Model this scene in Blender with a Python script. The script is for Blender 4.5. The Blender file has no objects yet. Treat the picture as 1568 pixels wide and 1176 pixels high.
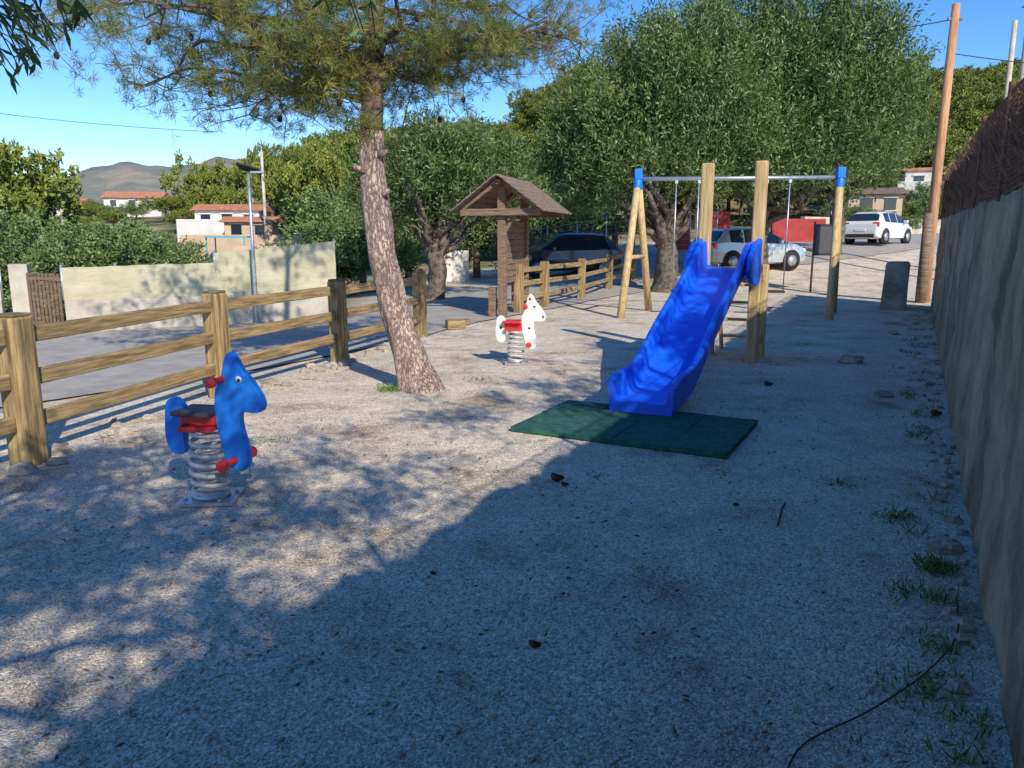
import bpy, bmesh, math, random
import numpy as np
from mathutils import Vector, Matrix, noise as mnoise
random.seed(7); rng=np.random.default_rng(11)
S=bpy.context.scene
S.view_settings.view_transform='Standard'; S.view_settings.look='None'; S.view_settings.exposure=0

# ------------------------------------------------------------ world, sun, camera
SUN=Vector((.42,-.9,0)).normalized(); EL=math.radians(34)
SUNV=Vector((SUN.x*math.cos(EL),SUN.y*math.cos(EL),math.sin(EL)))
w=bpy.data.worlds.new("World"); S.world=w; w.use_nodes=True
nt=w.node_tree; nt.nodes.clear()
o=nt.nodes.new('ShaderNodeOutputWorld'); b=nt.nodes.new('ShaderNodeBackground'); sk=nt.nodes.new('ShaderNodeTexSky')
sk.sky_type='NISHITA'; sk.sun_disc=False; sk.sun_elevation=EL; sk.sun_rotation=math.atan2(SUN.x,SUN.y)
sk.air_density=1.0; sk.dust_density=0.15; sk.ozone_density=4.0; sk.altitude=300
hs=nt.nodes.new('ShaderNodeHueSaturation'); hs.inputs['Hue'].default_value=.508; hs.inputs['Saturation'].default_value=1.28; hs.inputs['Value'].default_value=1.3
b.inputs[1].default_value=0.15
nt.links.new(sk.outputs[0],hs.inputs['Color']); nt.links.new(hs.outputs[0],b.inputs[0]); nt.links.new(b.outputs[0],o.inputs[0])
ld=bpy.data.lights.new("sun",'SUN'); ld.energy=5.0; ld.angle=math.radians(.55); ld.color=(1,.93,.80)
lo=bpy.data.objects.new("sun",ld); S.collection.objects.link(lo); lo.rotation_euler=(-SUNV).to_track_quat('-Z','Y').to_euler()
cd=bpy.data.cameras.new("camera"); cam=bpy.data.objects.new("camera",cd); S.collection.objects.link(cam)
cam.location=(0,0,1.65); cam.rotation_euler=(math.radians(90-10.7),0,0); cd.sensor_width=36; cd.lens=27.02; cd.clip_end=6000; cd.clip_start=.05
S.camera=cam

# ------------------------------------------------------------ materials
def N(nt,t,**k):
    n=nt.nodes.new(t)
    for a,v in k.items(): setattr(n,a,v)
    return n
def mat(name,c1,c2=None,scale=5,rough=.8,bump=0,bscale=None,metal=0,stretch=(1,1,1),spec=.3,detail=6,c3=None,bdist=.02,lo=.35,hi=.65,coat=0):
    m=bpy.data.materials.new(name); m.use_nodes=True; nt=m.node_tree; p=nt.nodes['Principled BSDF']
    p.inputs['Roughness'].default_value=rough; p.inputs['Metallic'].default_value=metal
    p.inputs['Specular IOR Level'].default_value=spec; p.inputs['Coat Weight'].default_value=coat
    tc=N(nt,'ShaderNodeTexCoord'); mp=N(nt,'ShaderNodeMapping'); mp.inputs['Scale'].default_value=stretch
    nt.links.new(tc.outputs['Object'],mp.inputs[0])
    if c2 is None: p.inputs['Base Color'].default_value=(*c1,1)
    else:
        n=N(nt,'ShaderNodeTexNoise'); n.inputs['Scale'].default_value=scale; n.inputs['Detail'].default_value=detail; n.inputs['Roughness'].default_value=.65
        r=N(nt,'ShaderNodeValToRGB'); r.color_ramp.elements[0].position=lo; r.color_ramp.elements[1].position=hi
        r.color_ramp.elements[0].color=(*c1,1); r.color_ramp.elements[1].color=(*c2,1)
        if c3:
            e=r.color_ramp.elements.new((lo+hi)/2); e.color=(*c3,1)
        nt.links.new(mp.outputs[0],n.inputs['Vector']); nt.links.new(n.outputs[0],r.inputs[0]); nt.links.new(r.outputs[0],p.inputs['Base Color'])
    if bump:
        n2=N(nt,'ShaderNodeTexNoise'); n2.inputs['Scale'].default_value=bscale or scale; n2.inputs['Detail'].default_value=6
        bn=N(nt,'ShaderNodeBump'); bn.inputs['Strength'].default_value=bump; bn.inputs['Distance'].default_value=bdist
        nt.links.new(mp.outputs[0],n2.inputs['Vector']); nt.links.new(n2.outputs[0],bn.inputs['Height']); nt.links.new(bn.outputs[0],p.inputs['Normal'])
    return m
def leafmat(name,c1,c2,c3,trans=.3,rough=.55):
    m=bpy.data.materials.new(name); m.use_nodes=True; nt=m.node_tree; p=nt.nodes['Principled BSDF']; out=nt.nodes['Material Output']
    a=N(nt,'ShaderNodeAttribute'); a.attribute_name='var'
    r=N(nt,'ShaderNodeValToRGB'); r.color_ramp.elements[0].color=(*c1,1); r.color_ramp.elements[1].color=(*c3,1)
    e=r.color_ramp.elements.new(.5); e.color=(*c2,1)
    nt.links.new(a.outputs['Fac'],r.inputs[0]); nt.links.new(r.outputs[0],p.inputs['Base Color'])
    p.inputs['Roughness'].default_value=rough; p.inputs['Specular IOR Level'].default_value=.3
    if trans>0:
        t=N(nt,'ShaderNodeBsdfTranslucent'); mx=N(nt,'ShaderNodeMixShader'); mx.inputs[0].default_value=trans
        nt.links.new(r.outputs[0],t.inputs[0]); nt.links.new(p.outputs[0],mx.inputs[1]); nt.links.new(t.outputs[0],mx.inputs[2]); nt.links.new(mx.outputs[0],out.inputs[0])
    return m

def ground_mat():
    m=bpy.data.materials.new('gravel_ground'); m.use_nodes=True; nt=m.node_tree; p=nt.nodes['Principled BSDF']; L=nt.links.new
    g=N(nt,'ShaderNodeNewGeometry')
    v=N(nt,'ShaderNodeTexVoronoi'); v.inputs['Scale'].default_value=95; L(g.outputs['Position'],v.inputs['Vector'])
    sp=N(nt,'ShaderNodeSeparateColor'); L(v.outputs['Color'],sp.inputs[0])
    r=N(nt,'ShaderNodeValToRGB'); cr=r.color_ramp; cr.elements[0].color=(.35,.30,.235,1); cr.elements[1].color=(.93,.84,.70,1)
    e=cr.elements.new(.4); e.color=(.64,.555,.445,1); e=cr.elements.new(.8); e.color=(.78,.685,.555,1)
    L(sp.outputs[0],r.inputs[0])
    n=N(nt,'ShaderNodeTexNoise'); n.inputs['Scale'].default_value=1.1; n.inputs['Detail'].default_value=9; n.inputs['Roughness'].default_value=.72; L(g.outputs['Position'],n.inputs['Vector'])
    r2=N(nt,'ShaderNodeValToRGB'); r2.color_ramp.elements[0].position=.36; r2.color_ramp.elements[1].position=.60
    r2.color_ramp.elements[0].color=(.60,.52,.44,1); r2.color_ramp.elements[1].color=(1.08,1.06,1.04,1); L(n.outputs[0],r2.inputs[0])
    e=r2.color_ramp.elements.new(.46); e.color=(.93,.895,.85,1)
    mx=N(nt,'ShaderNodeMix',data_type='RGBA',blend_type='MULTIPLY'); mx.inputs[0].default_value=1; L(r.outputs[0],mx.inputs[6]); L(r2.outputs[0],mx.inputs[7])
    n3=N(nt,'ShaderNodeTexNoise'); n3.inputs['Scale'].default_value=.25; n3.inputs['Detail'].default_value=10; L(g.outputs['Position'],n3.inputs['Vector'])
    r3=N(nt,'ShaderNodeValToRGB'); r3.color_ramp.elements[0].position=.42; r3.color_ramp.elements[1].position=.6
    r3.color_ramp.elements[0].color=(.11,.13,.045,1); r3.color_ramp.elements[1].color=(.36,.27,.17,1); L(n3.outputs[0],r3.inputs[0])
    a=N(nt,'ShaderNodeAttribute'); a.attribute_name='zone'
    m2=N(nt,'ShaderNodeMix',data_type='RGBA'); L(a.outputs['Fac'],m2.inputs[0]); L(mx.outputs[2],m2.inputs[6]); L(r3.outputs[0],m2.inputs[7])
    L(m2.outputs[2],p.inputs['Base Color']); p.inputs['Roughness'].default_value=.95; p.inputs['Specular IOR Level'].default_value=.15
    b1=N(nt,'ShaderNodeBump'); b1.inputs['Strength'].default_value=.9; b1.inputs['Distance'].default_value=.006; b1.invert=True; L(v.outputs['Distance'],b1.inputs['Height'])
    n4=N(nt,'ShaderNodeTexNoise'); n4.inputs['Scale'].default_value=4; n4.inputs['Detail'].default_value=5; L(g.outputs['Position'],n4.inputs['Vector'])
    b2=N(nt,'ShaderNodeBump'); b2.inputs['Strength'].default_value=.7; b2.inputs['Distance'].default_value=.07; L(n4.outputs[0],b2.inputs['Height']); L(b1.outputs[0],b2.inputs['Normal'])
    L(b2.outputs[0],p.inputs['Normal'])
    return m
def bark_mat():
    m=bpy.data.materials.new('pine_bark'); m.use_nodes=True; nt=m.node_tree; p=nt.nodes['Principled BSDF']; L=nt.links.new
    tc=N(nt,'ShaderNodeTexCoord'); mp=N(nt,'ShaderNodeMapping'); mp.inputs['Scale'].default_value=(1.5,1.5,.5); L(tc.outputs['Object'],mp.inputs[0])
    nz=N(nt,'ShaderNodeTexNoise'); nz.inputs['Scale'].default_value=5; nz.inputs['Detail'].default_value=8; nz.inputs['Roughness'].default_value=.7; L(mp.outputs[0],nz.inputs['Vector'])
    mxv=N(nt,'ShaderNodeMix',data_type='RGBA'); mxv.inputs[0].default_value=.25; L(mp.outputs[0],mxv.inputs[6]); L(nz.outputs['Color'],mxv.inputs[7])
    v=N(nt,'ShaderNodeTexVoronoi',feature='DISTANCE_TO_EDGE'); v.inputs['Scale'].default_value=24; L(mxv.outputs[2],v.inputs['Vector'])
    r=N(nt,'ShaderNodeValToRGB'); cr=r.color_ramp; cr.elements[0].color=(.26,.18,.145,1); cr.elements[1].position=.2; cr.elements[1].color=(.58,.445,.375,1)
    e=cr.elements.new(.06); e.color=(.44,.32,.265,1); L(v.outputs[0],r.inputs[0])
    r2=N(nt,'ShaderNodeValToRGB'); r2.color_ramp.elements[0].position=.33; r2.color_ramp.elements[1].position=.62; r2.color_ramp.elements[0].color=(.6,.56,.54,1); r2.color_ramp.elements[1].color=(1.12,1.1,1.08,1); L(nz.outputs[0],r2.inputs[0])
    mx=N(nt,'ShaderNodeMix',data_type='RGBA',blend_type='MULTIPLY'); mx.inputs[0].default_value=1; L(r.outputs[0],mx.inputs[6]); L(r2.outputs[0],mx.inputs[7]); L(mx.outputs[2],p.inputs['Base Color'])
    p.inputs['Roughness'].default_value=.95; p.inputs['Specular IOR Level'].default_value=.1
    ad=N(nt,'ShaderNodeMath',operation='ADD'); mn=N(nt,'ShaderNodeMath',operation='MINIMUM'); mn.inputs[1].default_value=.15; L(v.outputs[0],mn.inputs[0]); ml=N(nt,'ShaderNodeMath',operation='MULTIPLY'); ml.inputs[1].default_value=2; L(mn.outputs[0],ml.inputs[0]); L(ml.outputs[0],ad.inputs[0]); L(nz.outputs[0],ad.inputs[1])
    bn=N(nt,'ShaderNodeBump'); bn.inputs['Strength'].default_value=.9; bn.inputs['Distance'].default_value=.03; L(ad.outputs[0],bn.inputs['Height']); L(bn.outputs[0],p.inputs['Normal'])
    return m
M_ground=ground_mat()
M_asph=mat('asphalt',(.32,.29,.25),(.45,.41,.355),scale=2.5,rough=.95,bump=.4,bscale=120,bdist=.005)
M_woodV=mat('timber_vertical',(.13,.095,.05),(.50,.36,.17),scale=3,rough=.8,stretch=(9,9,.6),bump=.4,bscale=6,bdist=.012,c3=(.31,.215,.10))
M_woodH=mat('timber_rail',(.14,.10,.05),(.46,.33,.17),scale=3,rough=.8,stretch=(.8,.8,12),bump=.4,bscale=6,bdist=.012,c3=(.30,.21,.10))
M_cap=mat('timber_cap',(.12,.09,.05),(.26,.2,.12),scale=20,rough=.9)
M_yell=mat('timber_yellow',(.40,.265,.115),(.74,.54,.27),scale=3,rough=.65,stretch=(9,9,.6),bump=.2,bscale=6,bdist=.01)
M_dark=mat('timber_dark',(.12,.075,.05),(.32,.21,.14),scale=4,rough=.8,stretch=(1,1,10),bump=.3,bscale=8,bdist=.01)
M_roof=mat('roof_boards',(.13,.09,.065),(.33,.235,.17),scale=5,rough=.85,stretch=(2,2,8),bump=.4,bscale=12)
M_blue=mat('blue_plastic',(.005,.10,.78),(.012,.15,.90),scale=3,rough=.42,spec=.5)
M_blue2=mat('blue_paint_panel',(.008,.17,.68),(.012,.21,.75),scale=6,rough=.5,spec=.4)
M_red=mat('red_plastic',(.65,.03,.035),rough=.4,spec=.5)
M_white=mat('white_panel',(.72,.72,.70),(.8,.8,.78),scale=8,rough=.5)
M_black=mat('black_rubber',(.02,.02,.022),(.04,.04,.045),scale=10,rough=.7)
M_seat=mat('seat_rubber',(.06,.055,.06),(.10,.09,.10),scale=30,rough=.65)
M_galv=mat('galvanised_steel',(.42,.44,.46),(.6,.62,.64),scale=12,rough=.4,metal=.7)
M_spring=mat('spring_paint',(.42,.42,.40),(.62,.61,.58),scale=20,rough=.45,spec=.5,metal=.1)
M_mat=mat('green_rubber',(.012,.075,.06),(.04,.14,.10),scale=14,rough=.9,bump=.4,bscale=150,bdist=.004)
M_bark=bark_mat()
M_bark2=mat('pine_bark_dark',(.06,.045,.04),(.24,.17,.13),scale=12,rough=.95,bump=.8,bscale=15,bdist=.02)
M_obark=mat('olive_bark',(.06,.045,.037),(.22,.175,.14),scale=8,rough=.95,bump=1,bscale=10,bdist=.04)
M_wall=mat('rough_render',(.17,.13,.09),(.54,.43,.30),scale=1.6,rough=.97,bump=1,bscale=34,bdist=.045,c3=(.38,.30,.20),detail=10,stretch=(1,1,.6))
M_gwall=mat('concrete_blocks',(.42,.37,.29),(.62,.56,.46),scale=2,rough=.95,bump=.4,bscale=30)
M_net=mat('shade_netting',(.42,.39,.25),(.58,.54,.38),scale=1.3,rough=.9,stretch=(1,1,3),bump=.5,bscale=3,bdist=.05)
M_reed=mat('reed',(.06,.036,.025),(.22,.135,.09),scale=9,rough=.95,stretch=(3,3,.8),bump=.6,bscale=20)
M_rust=mat('rusty_wire',(.12,.055,.035),(.26,.13,.08),scale=20,rough=.8)
M_pole=mat('pole_wood',(.36,.17,.085),(.62,.34,.19),scale=3,rough=.8,stretch=(6,6,.5))
M_stone=mat('stone',(.27,.225,.175),(.54,.45,.36),scale=6,rough=.95,bump=.8,bscale=12,bdist=.03)
M_hw=mat('house_white',(.62,.58,.52),(.74,.71,.66),scale=1,rough=.9)
M_ho=mat('house_ochre',(.50,.36,.24),(.62,.46,.32),scale=1,rough=.9)
M_rr=mat('roof_tile',(.42,.15,.08),(.60,.27,.16),scale=3,rough=.9)
M_glass=mat('window_glass',(.02,.03,.04),rough=.08,spec=.8)
M_redwall=mat('red_wall',(.32,.04,.04),(.42,.065,.06),scale=2,rough=.8)
M_tq=mat('turquoise_awning',(.03,.4,.5),rough=.6)
M_mtn=mat('mountain',(.13,.15,.135),(.38,.29,.22),scale=.012,rough=1,detail=12,c3=(.21,.21,.16))  # brown-blue tones: distance haze is mixed into the base colour
M_cone=mat('pine_cone',(.035,.022,.015),(.12,.075,.045),scale=60,rough=.9)
M_dry=leafmat('dry_leaf',(.10,.055,.03),(.24,.14,.08),(.38,.25,.15),0)
M_oleaf=leafmat('olive_leaf',(.05,.095,.022),(.135,.205,.058),(.33,.40,.20),.25,.45)
M_pneedle=leafmat('pine_needle',(.09,.13,.03),(.20,.24,.055),(.44,.38,.11),.3,.6)
M_fleaf=leafmat('forest_foliage',(.085,.13,.022),(.20,.235,.042),(.34,.33,.075),0,.85)
M_bleaf=leafmat('bush_foliage',(.065,.115,.033),(.15,.215,.07),(.31,.36,.17),0,.75)
M_grass=leafmat('weed',(.05,.10,.02),(.10,.20,.04),(.2,.3,.08),0)
M_peb=leafmat('pebble',(.28,.24,.19),(.62,.54,.435),(.92,.83,.70),0,.9)

# ------------------------------------------------------------ helpers
def empty(name):
    e=bpy.data.objects.new(name,None); S.collection.objects.link(e); return e
class MB:
    def __init__(s): s.v=[];s.f=[];s.m=[];s.sm=[]
    def add(s,vs,fs,mi=0,smooth=False):
        k=len(s.v); s.v+= [tuple(v) for v in vs]
        for f in fs: s.f.append([i+k for i in f]); s.m.append(mi); s.sm.append(smooth)
    def box(s,c,size,rz=0,mi=0,M=None):
        x,y,z=[q/2 for q in size]; R=Matrix.Rotation(rz,3,'Z') if M is None else M
        vs=[R@Vector((a*x,b_*y,d*z))+Vector(c) for a in(-1,1) for b_ in(-1,1) for d in(-1,1)]
        s.add(vs,[(0,1,3,2),(4,6,7,5),(0,4,5,1),(2,3,7,6),(0,2,6,4),(1,5,7,3)],mi)
    def beam(s,p,q,wd,h,mi=0,up=(0,0,1)):
        p=Vector(p);q=Vector(q);d=(q-p); L=d.length; d.normalize(); u=Vector(up)
        if abs(d.dot(u))>.98: u=Vector((0,1,0)) 
        sd=u.cross(d).normalized(); u2=d.cross(sd)
        M=Matrix((d,sd,u2)).transposed(); s.box((p+q)/2,(L,wd,h),0,mi,M)
    def tube(s,pts,rad,n=8,mi=0,cap=True,jit=0):
        pts=[Vector(p) for p in pts]; rs=rad if hasattr(rad,'__len__') else [rad]*len(pts)
        vs=[];fs=[]; ref=None
        for i,p in enumerate(pts):
            t=(pts[min(i+1,len(pts)-1)]-pts[max(i-1,0)]).normalized()
            if ref is None: ref=Vector((1,0,0)) if abs(t.x)<.8 else Vector((0,1,0))
            a=t.cross(ref).normalized(); b_=a.cross(t); b_.normalize(); ref=b_
            for k in range(n):
                th=2*math.pi*k/n; r=rs[i]*(1+(jit*mnoise.noise(p*3+Vector((math.cos(th)*2,math.sin(th)*2,7))) if jit else 0))
                vs.append(p+(b_*math.cos(th)+a*math.sin(th))*r)
        for i in range(len(pts)-1):
            for k in range(n): fs.append((i*n+k,i*n+(k+1)%n,(i+1)*n+(k+1)%n,(i+1)*n+k))
        if cap: fs.append(tuple(range(n))); fs.append(tuple((len(pts)-1)*n+k for k in range(n)))
        s.add(vs,fs,mi,True)
    def prism(s,poly,frame,th,mi=0):
        o_,A,Nn=[Vector(q) for q in frame]; n=len(poly); Z=Vector((0,0,1))
        vs=[o_+A*a+Z*z+Nn*(th/2) for a,z in poly]+[o_+A*a+Z*z-Nn*(th/2) for a,z in poly]
        fs=[tuple(range(n)),tuple(range(2*n-1,n-1,-1))]+[(i,i+n,(i+1)%n+n,(i+1)%n) for i in range(n)]
        s.add(vs,fs,mi)
    def sphere(s,c,r,mi=0,n=10,sc=(1,1,1),jit=0):
        vs=[];fs=[]
        for i in range(n+1):
            ph=math.pi*i/n
            for k in range(n):
                th=2*math.pi*k/n; d=Vector((math.sin(ph)*math.cos(th),math.sin(ph)*math.sin(th),math.cos(ph)))
                q=r*(1+(jit*mnoise.noise(d*1.7+Vector(c)*5) if jit else 0)); vs.append((c[0]+q*sc[0]*d.x,c[1]+q*sc[1]*d.y,c[2]+q*sc[2]*d.z))
        for i in range(n):
            for k in range(n): fs.append((i*n+k,i*n+(k+1)%n,(i+1)*n+(k+1)%n,(i+1)*n+k))
        s.add(vs,fs,mi,jit==0)
    def obj(s,name,mats,parent=None,bevel=0):
        me=bpy.data.meshes.new(name); me.from_pydata(s.v,[],s.f)
        for m in mats: me.materials.append(m)
        me.polygons.foreach_set('material_index',s.m); me.polygons.foreach_set('use_smooth',s.sm)
        bm=bmesh.new(); bm.from_mesh(me); bmesh.ops.recalc_face_normals(bm,faces=bm.faces); bm.to_mesh(me); bm.free()
        ob=bpy.data.objects.new(name,me); S.collection.objects.link(ob); ob.parent=parent
        if bevel:
            md=ob.modifiers.new('bevel','BEVEL'); md.width=bevel; md.segments=2; md.limit_method='ANGLE'; md.angle_limit=math.radians(40)
        return ob
def npmesh(name,V,F,var,m,parent=None,link=True,smooth=False):
    k=F.shape[1]; me=bpy.data.meshes.new(name); me.vertices.add(len(V)); me.vertices.foreach_set('co',V.astype(np.float32).ravel())
    me.loops.add(F.size); me.loops.foreach_set('vertex_index',F.astype(np.int32).ravel())
    me.polygons.add(len(F)); me.polygons.foreach_set('loop_start',np.arange(0,F.size,k,dtype=np.int32))
    if smooth: me.polygons.foreach_set('use_smooth',np.ones(len(F),dtype=bool))
    me.materials.append(m); me.update(calc_edges=True)
    if var is not None:
        a=me.attributes.new('var','FLOAT','POINT'); a.data.foreach_set('value',var.astype(np.float32))
    if not link: return me
    ob=bpy.data.objects.new(name,me); S.collection.objects.link(ob); ob.parent=parent; return ob
def unit(a): return a/np.maximum(np.linalg.norm(a,axis=1,keepdims=True),1e-6)
def leafgeo(P,D,L,W,var):
    n=len(P); D=unit(D); Sd=unit(np.cross(D,rng.normal(size=(n,3)))); L=np.broadcast_to(L,n)[:,None]; W=np.broadcast_to(W,n)[:,None]
    V=np.stack([P,P+D*L*.45+Sd*W/2,P+D*L,P+D*L*.45-Sd*W/2],1).reshape(-1,3)
    F=np.arange(4*n).reshape(n,4); return V,F,np.repeat(var,4)
def sph(n):
    return unit(rng.normal(size=(n,3)))
def crown_clusters(ells,n,fmin=.5):
    out=[]
    vol=np.array([e[3]*e[4]*e[5] for e in ells]); pr=vol/vol.sum()
    for i in range(n):
        e=ells[rng.choice(len(ells),p=pr)]; d=sph(1)[0]; f=rng.uniform(fmin,1.02)
        out.append((e[0]+d[0]*e[3]*f,e[1]+d[1]*e[4]*f,e[2]+d[2]*e[5]*f,d[0],d[1],d[2],f))
    return np.array(out)
def shoots(C,per,rad,slen,k,L,W,upb=.7):
    n=len(C)*per; ci=np.repeat(np.arange(len(C)),per)
    P0=C[ci,:3]+sph(n)*(rng.uniform(0,1,n)**.5)[:,None]*rad
    D=unit(C[ci,3:6]*.5+np.array([0,0,upb])+rng.normal(size=(n,3))*.45)
    cv=rng.uniform(-.25,.25,len(C))[ci]
    sl=slen*rng.uniform(.6,1.3,n)
    t=np.tile(np.linspace(0.1,1,k),n); ii=np.repeat(np.arange(n),k)
    P=P0[ii]+D[ii]*(t*sl[ii])[:,None]
    DD=D[ii]*.7+sph(len(ii))*.75
    var=np.clip(.42+cv[ii]+rng.normal(size=len(ii))*.2,0,1)
    return leafgeo(P,DD,L*rng.uniform(.7,1.2,len(ii)),W,var)
def sst(t): t=max(0,min(1,t)); return t*t*(3-2*t)

# ------------------------------------------------------------ terrain
def H(x,y):
    h=1.45*sst((y-23)/16)*sst((x+2)/9)
    h+=.05*max(0,y-39)*sst((x+5)/20) if y>39 else 0
    d=(x+7.9)*-.51+(y-13.6)*.86
    h-=1.1*sst((d-1.2)/6)*sst((-x-4)/5)*(1-sst((y-35)/25))
    h+=4.5*sst((y-45)/60)*sst((-x)/20)
    h+=17*sst((y-55)/75)*sst((x+48)/65)
    h+=(1.0*mnoise.noise(Vector((x*.05,y*.05,3))))*sst((y-50)/30)
    return h
def axis(a0,a1,st,far,g=1.18):
    c=list(np.arange(a0,a1+st,st)); s=st
    while c[-1]<far: s*=g; c.append(c[-1]+s)
    s=st
    while c[0]>-far: s*=g; c.insert(0,c[0]-s)
    return c
xs=axis(-60,110,1.25,3500); ys=axis(-12,150,1.25,3500)
V=np.array([(x,y,H(x,y)) for y in ys for x in xs]); nx=len(xs)
F=np.array([(j*nx+i,j*nx+i+1,(j+1)*nx+i+1,(j+1)*nx+i) for j in range(len(ys)-1) for i in range(nx-1)])
gr=npmesh('ground',V,F,None,M_ground,smooth=True)
zn=np.array([max(sst((y-38)/8), sst(((x+7.9)*-.51+(y-13.6)*.86-.3)/1.5)*sst((-x-3)/2) if y>10 else 0) for x,y,z in V])
a=gr.data.attributes.new('zone','FLOAT','POINT'); a.data.foreach_set('value',zn.astype(np.float32))

kn=[(-70,.05),(-45,.05),(-35,.058),(-31.5,.072),(-28,.088),(-25.5,.096),(-23,.092),(-20,.105),(-17,.10),(-12,.085),(0,.07),(30,.06),(70,.06)]
V=[];az=np.linspace(-70,70,260); rr=[900,1000,1100,1200,1300,1400,1500,1700]; pf=[0,.2,.42,.66,.87,1,.8,.3]
for i,a_ in enumerate(az):
    hh=np.interp(a_,[k[0] for k in kn],[k[1] for k in kn])
    for r,p in zip(rr,pf):
        A=math.radians(a_); x,y=r*math.sin(A),r*math.cos(A)
        z=hh*1400*math.cos(A)*p*(1+.16*(1-p*.6)*mnoise.noise(Vector((x*.012,y*.012,0)))+.06*mnoise.noise(Vector((x*.03,y*.03,5))))
        V.append((x,y,z-2))
n=len(rr); F=np.array([(i*n+j,(i+1)*n+j,(i+1)*n+j+1,i*n+j+1) for i in range(len(az)-1) for j in range(n-1)])
npmesh('distant_mountains',np.array(V),F,None,M_mtn,smooth=True)

def catmull(P,m=8):
    out=[];P=[Vector(p) for p in P]
    for i in range(len(P)-1):
        p0=P[max(i-1,0)];p1=P[i];p2=P[i+1];p3=P[min(i+2,len(P)-1)]
        for k in range(m):
            t=k/m; out.append(.5*((2*p1)+(p2-p0)*t+(2*p0-5*p1+4*p2-p3)*t*t+(3*p1-p0-3*p2+p3)*t**3))
    out.append(P[-1]); return out
rc=catmull([(-30,-2,5),(-18,4.5,5),(-9.5,9.2,4.6),(-5.3,11.8,2.9),(-2.9,16,2.35),(-.8,20,2.3),(1.6,25,2.6),(6,30.5,2.8),(12,34,2.8),(18,38.5,2.8),(26,48,2.8),(36,62,2.8)])
V=[];K=9
for i,p in enumerate(rc):
    t=(rc[min(i+1,len(rc)-1)]-rc[max(i-1,0)]); t.z=0; t.normalize(); nr=Vector((t.y,-t.x,0))
    for k in range(K):
        e_=(2*k/(K-1)-1); q=Vector((p.x,p.y,0))+nr*(p.z*e_+ (.12*mnoise.noise(Vector((p.x*.9,p.y*.9,e_*3))) if abs(e_)>.9 else 0)); V.append((q.x,q.y,H(q.x,q.y)+.022))
F=np.array([(i*K+k,i*K+k+1,(i+1)*K+k+1,(i+1)*K+k) for i in range(len(rc)-1) for k in range(K-1)])
npmesh('road',np.array(V),F,None,M_asph,smooth=True)

# ------------------------------------------------------------ gravel stones
def stones(name,n,xy,size,m):
    oc=np.array([(1,0,0),(-1,0,0),(0,1,0),(0,-1,0),(0,0,1),(0,0,-1)],float)
    ff=np.array([(0,2,4),(2,1,4),(1,3,4),(3,0,4),(2,0,5),(1,2,5),(3,1,5),(0,3,5)])
    th=rng.uniform(0,2*np.pi,n); sc=size*rng.uniform(.5,1.5,(n,3)); sc[:,2]*=.6
    J=oc[None]*sc[:,None,:]*rng.uniform(.7,1.3,(n,6,1)); c,s_=np.cos(th)[:,None],np.sin(th)[:,None]
    X=J[:,:,0]*c-J[:,:,1]*s_; Y=J[:,:,0]*s_+J[:,:,1]*c; Z=J[:,:,2]+sc[:,2:3]*.4
    V=np.stack([X+xy[:,0:1],Y+xy[:,1:2],Z],2).reshape(-1,3)
    F=(ff[None]+np.arange(n)[:,None,None]*6).reshape(-1,3)
    return npmesh(name,V,F,np.repeat(np.clip(rng.normal(.5,.22,n),0,1),6),m)
n=90000; yy=1.7+8*rng.uniform(0,1,n)**1.7; xx=rng.uniform(-1,1,n)*.72*yy
ok=(xx<.46+.52*yy-.05)&(xx>-3.75+.27*(yy-5.5)); xy=np.stack([xx,yy],1)[ok]
stones('gravel',len(xy),xy,.005,M_peb)
n=450; yy=2+14*rng.uniform(0,1,n)**1.3; xx=rng.uniform(-.75,.75,n)*yy; ok=(xx<.4+.52*yy)&(xx>-3.5+.27*(yy-5.5)); xy=np.stack([xx,yy],1)[ok]
stones('larger_stones',len(xy),xy,.014,M_stone)
n=3400; yy=1.8+10*rng.uniform(0,1,n)**1.3; xx=rng.uniform(-.7,.75,n)*yy
cl=np.array([mnoise.noise(Vector((a_*1.1,b_*1.1,4))) for a_,b_ in zip(xx,yy)])
ok=(xx<.44+.52*yy)&(xx>-3.4+.27*(yy-5.5))&(cl+rng.normal(0,.2,n)>.08); xx,yy=xx[ok],yy[ok]
P=np.stack([xx,yy,np.full(len(xx),.012)],1); D=rng.normal(size=P.shape); D[:,2]=abs(D[:,2])*.15
V,F,v=leafgeo(P,D,.035,.012,rng.uniform(0,1,len(P))); npmesh('fallen_leaves',V,F,v,M_dry)

# ------------------------------------------------------------ boundary wall + mesh fence
def WX(y): return .46+.52*y
WD=Vector((.52,1,0)).normalized(); WN=Vector((WD.y,-WD.x,0))
y0,y1=-5.0,19.0; nseg=220; zt=lambda y:1.90+.015*(y-3.7)+.01*math.sin(y*2.1)+.02*mnoise.noise(Vector((y*5,0,0)))
V=[];F=[];K=20
for i in range(nseg+1):
    y=y0+(y1-y0)*i/nseg; base=Vector((WX(y),y,0))
    for k in range(K+1):
        z=-.05+(zt(y)+.05)*k/K; off=.03*mnoise.noise(Vector((y*2,z*2,1)))+.025*mnoise.noise(Vector((y*7,z*7,3)))
        p=base+WN*(off+.04*(z/2)); V.append((p.x,p.y,z))
    p=base+WN*.28; V.append((p.x,p.y,zt(y))); V.append((p.x,p.y,-.05))
R=K+3
for i in range(nseg):
    for k in range(R-1): F.append((i*R+k,(i+1)*R+k,(i+1)*R+k+1,i*R+k+1))
V=np.array(V); wo=npmesh('boundary_wall',V,np.array(F),None,M_wall,smooth=True)
mb=MB()
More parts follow.
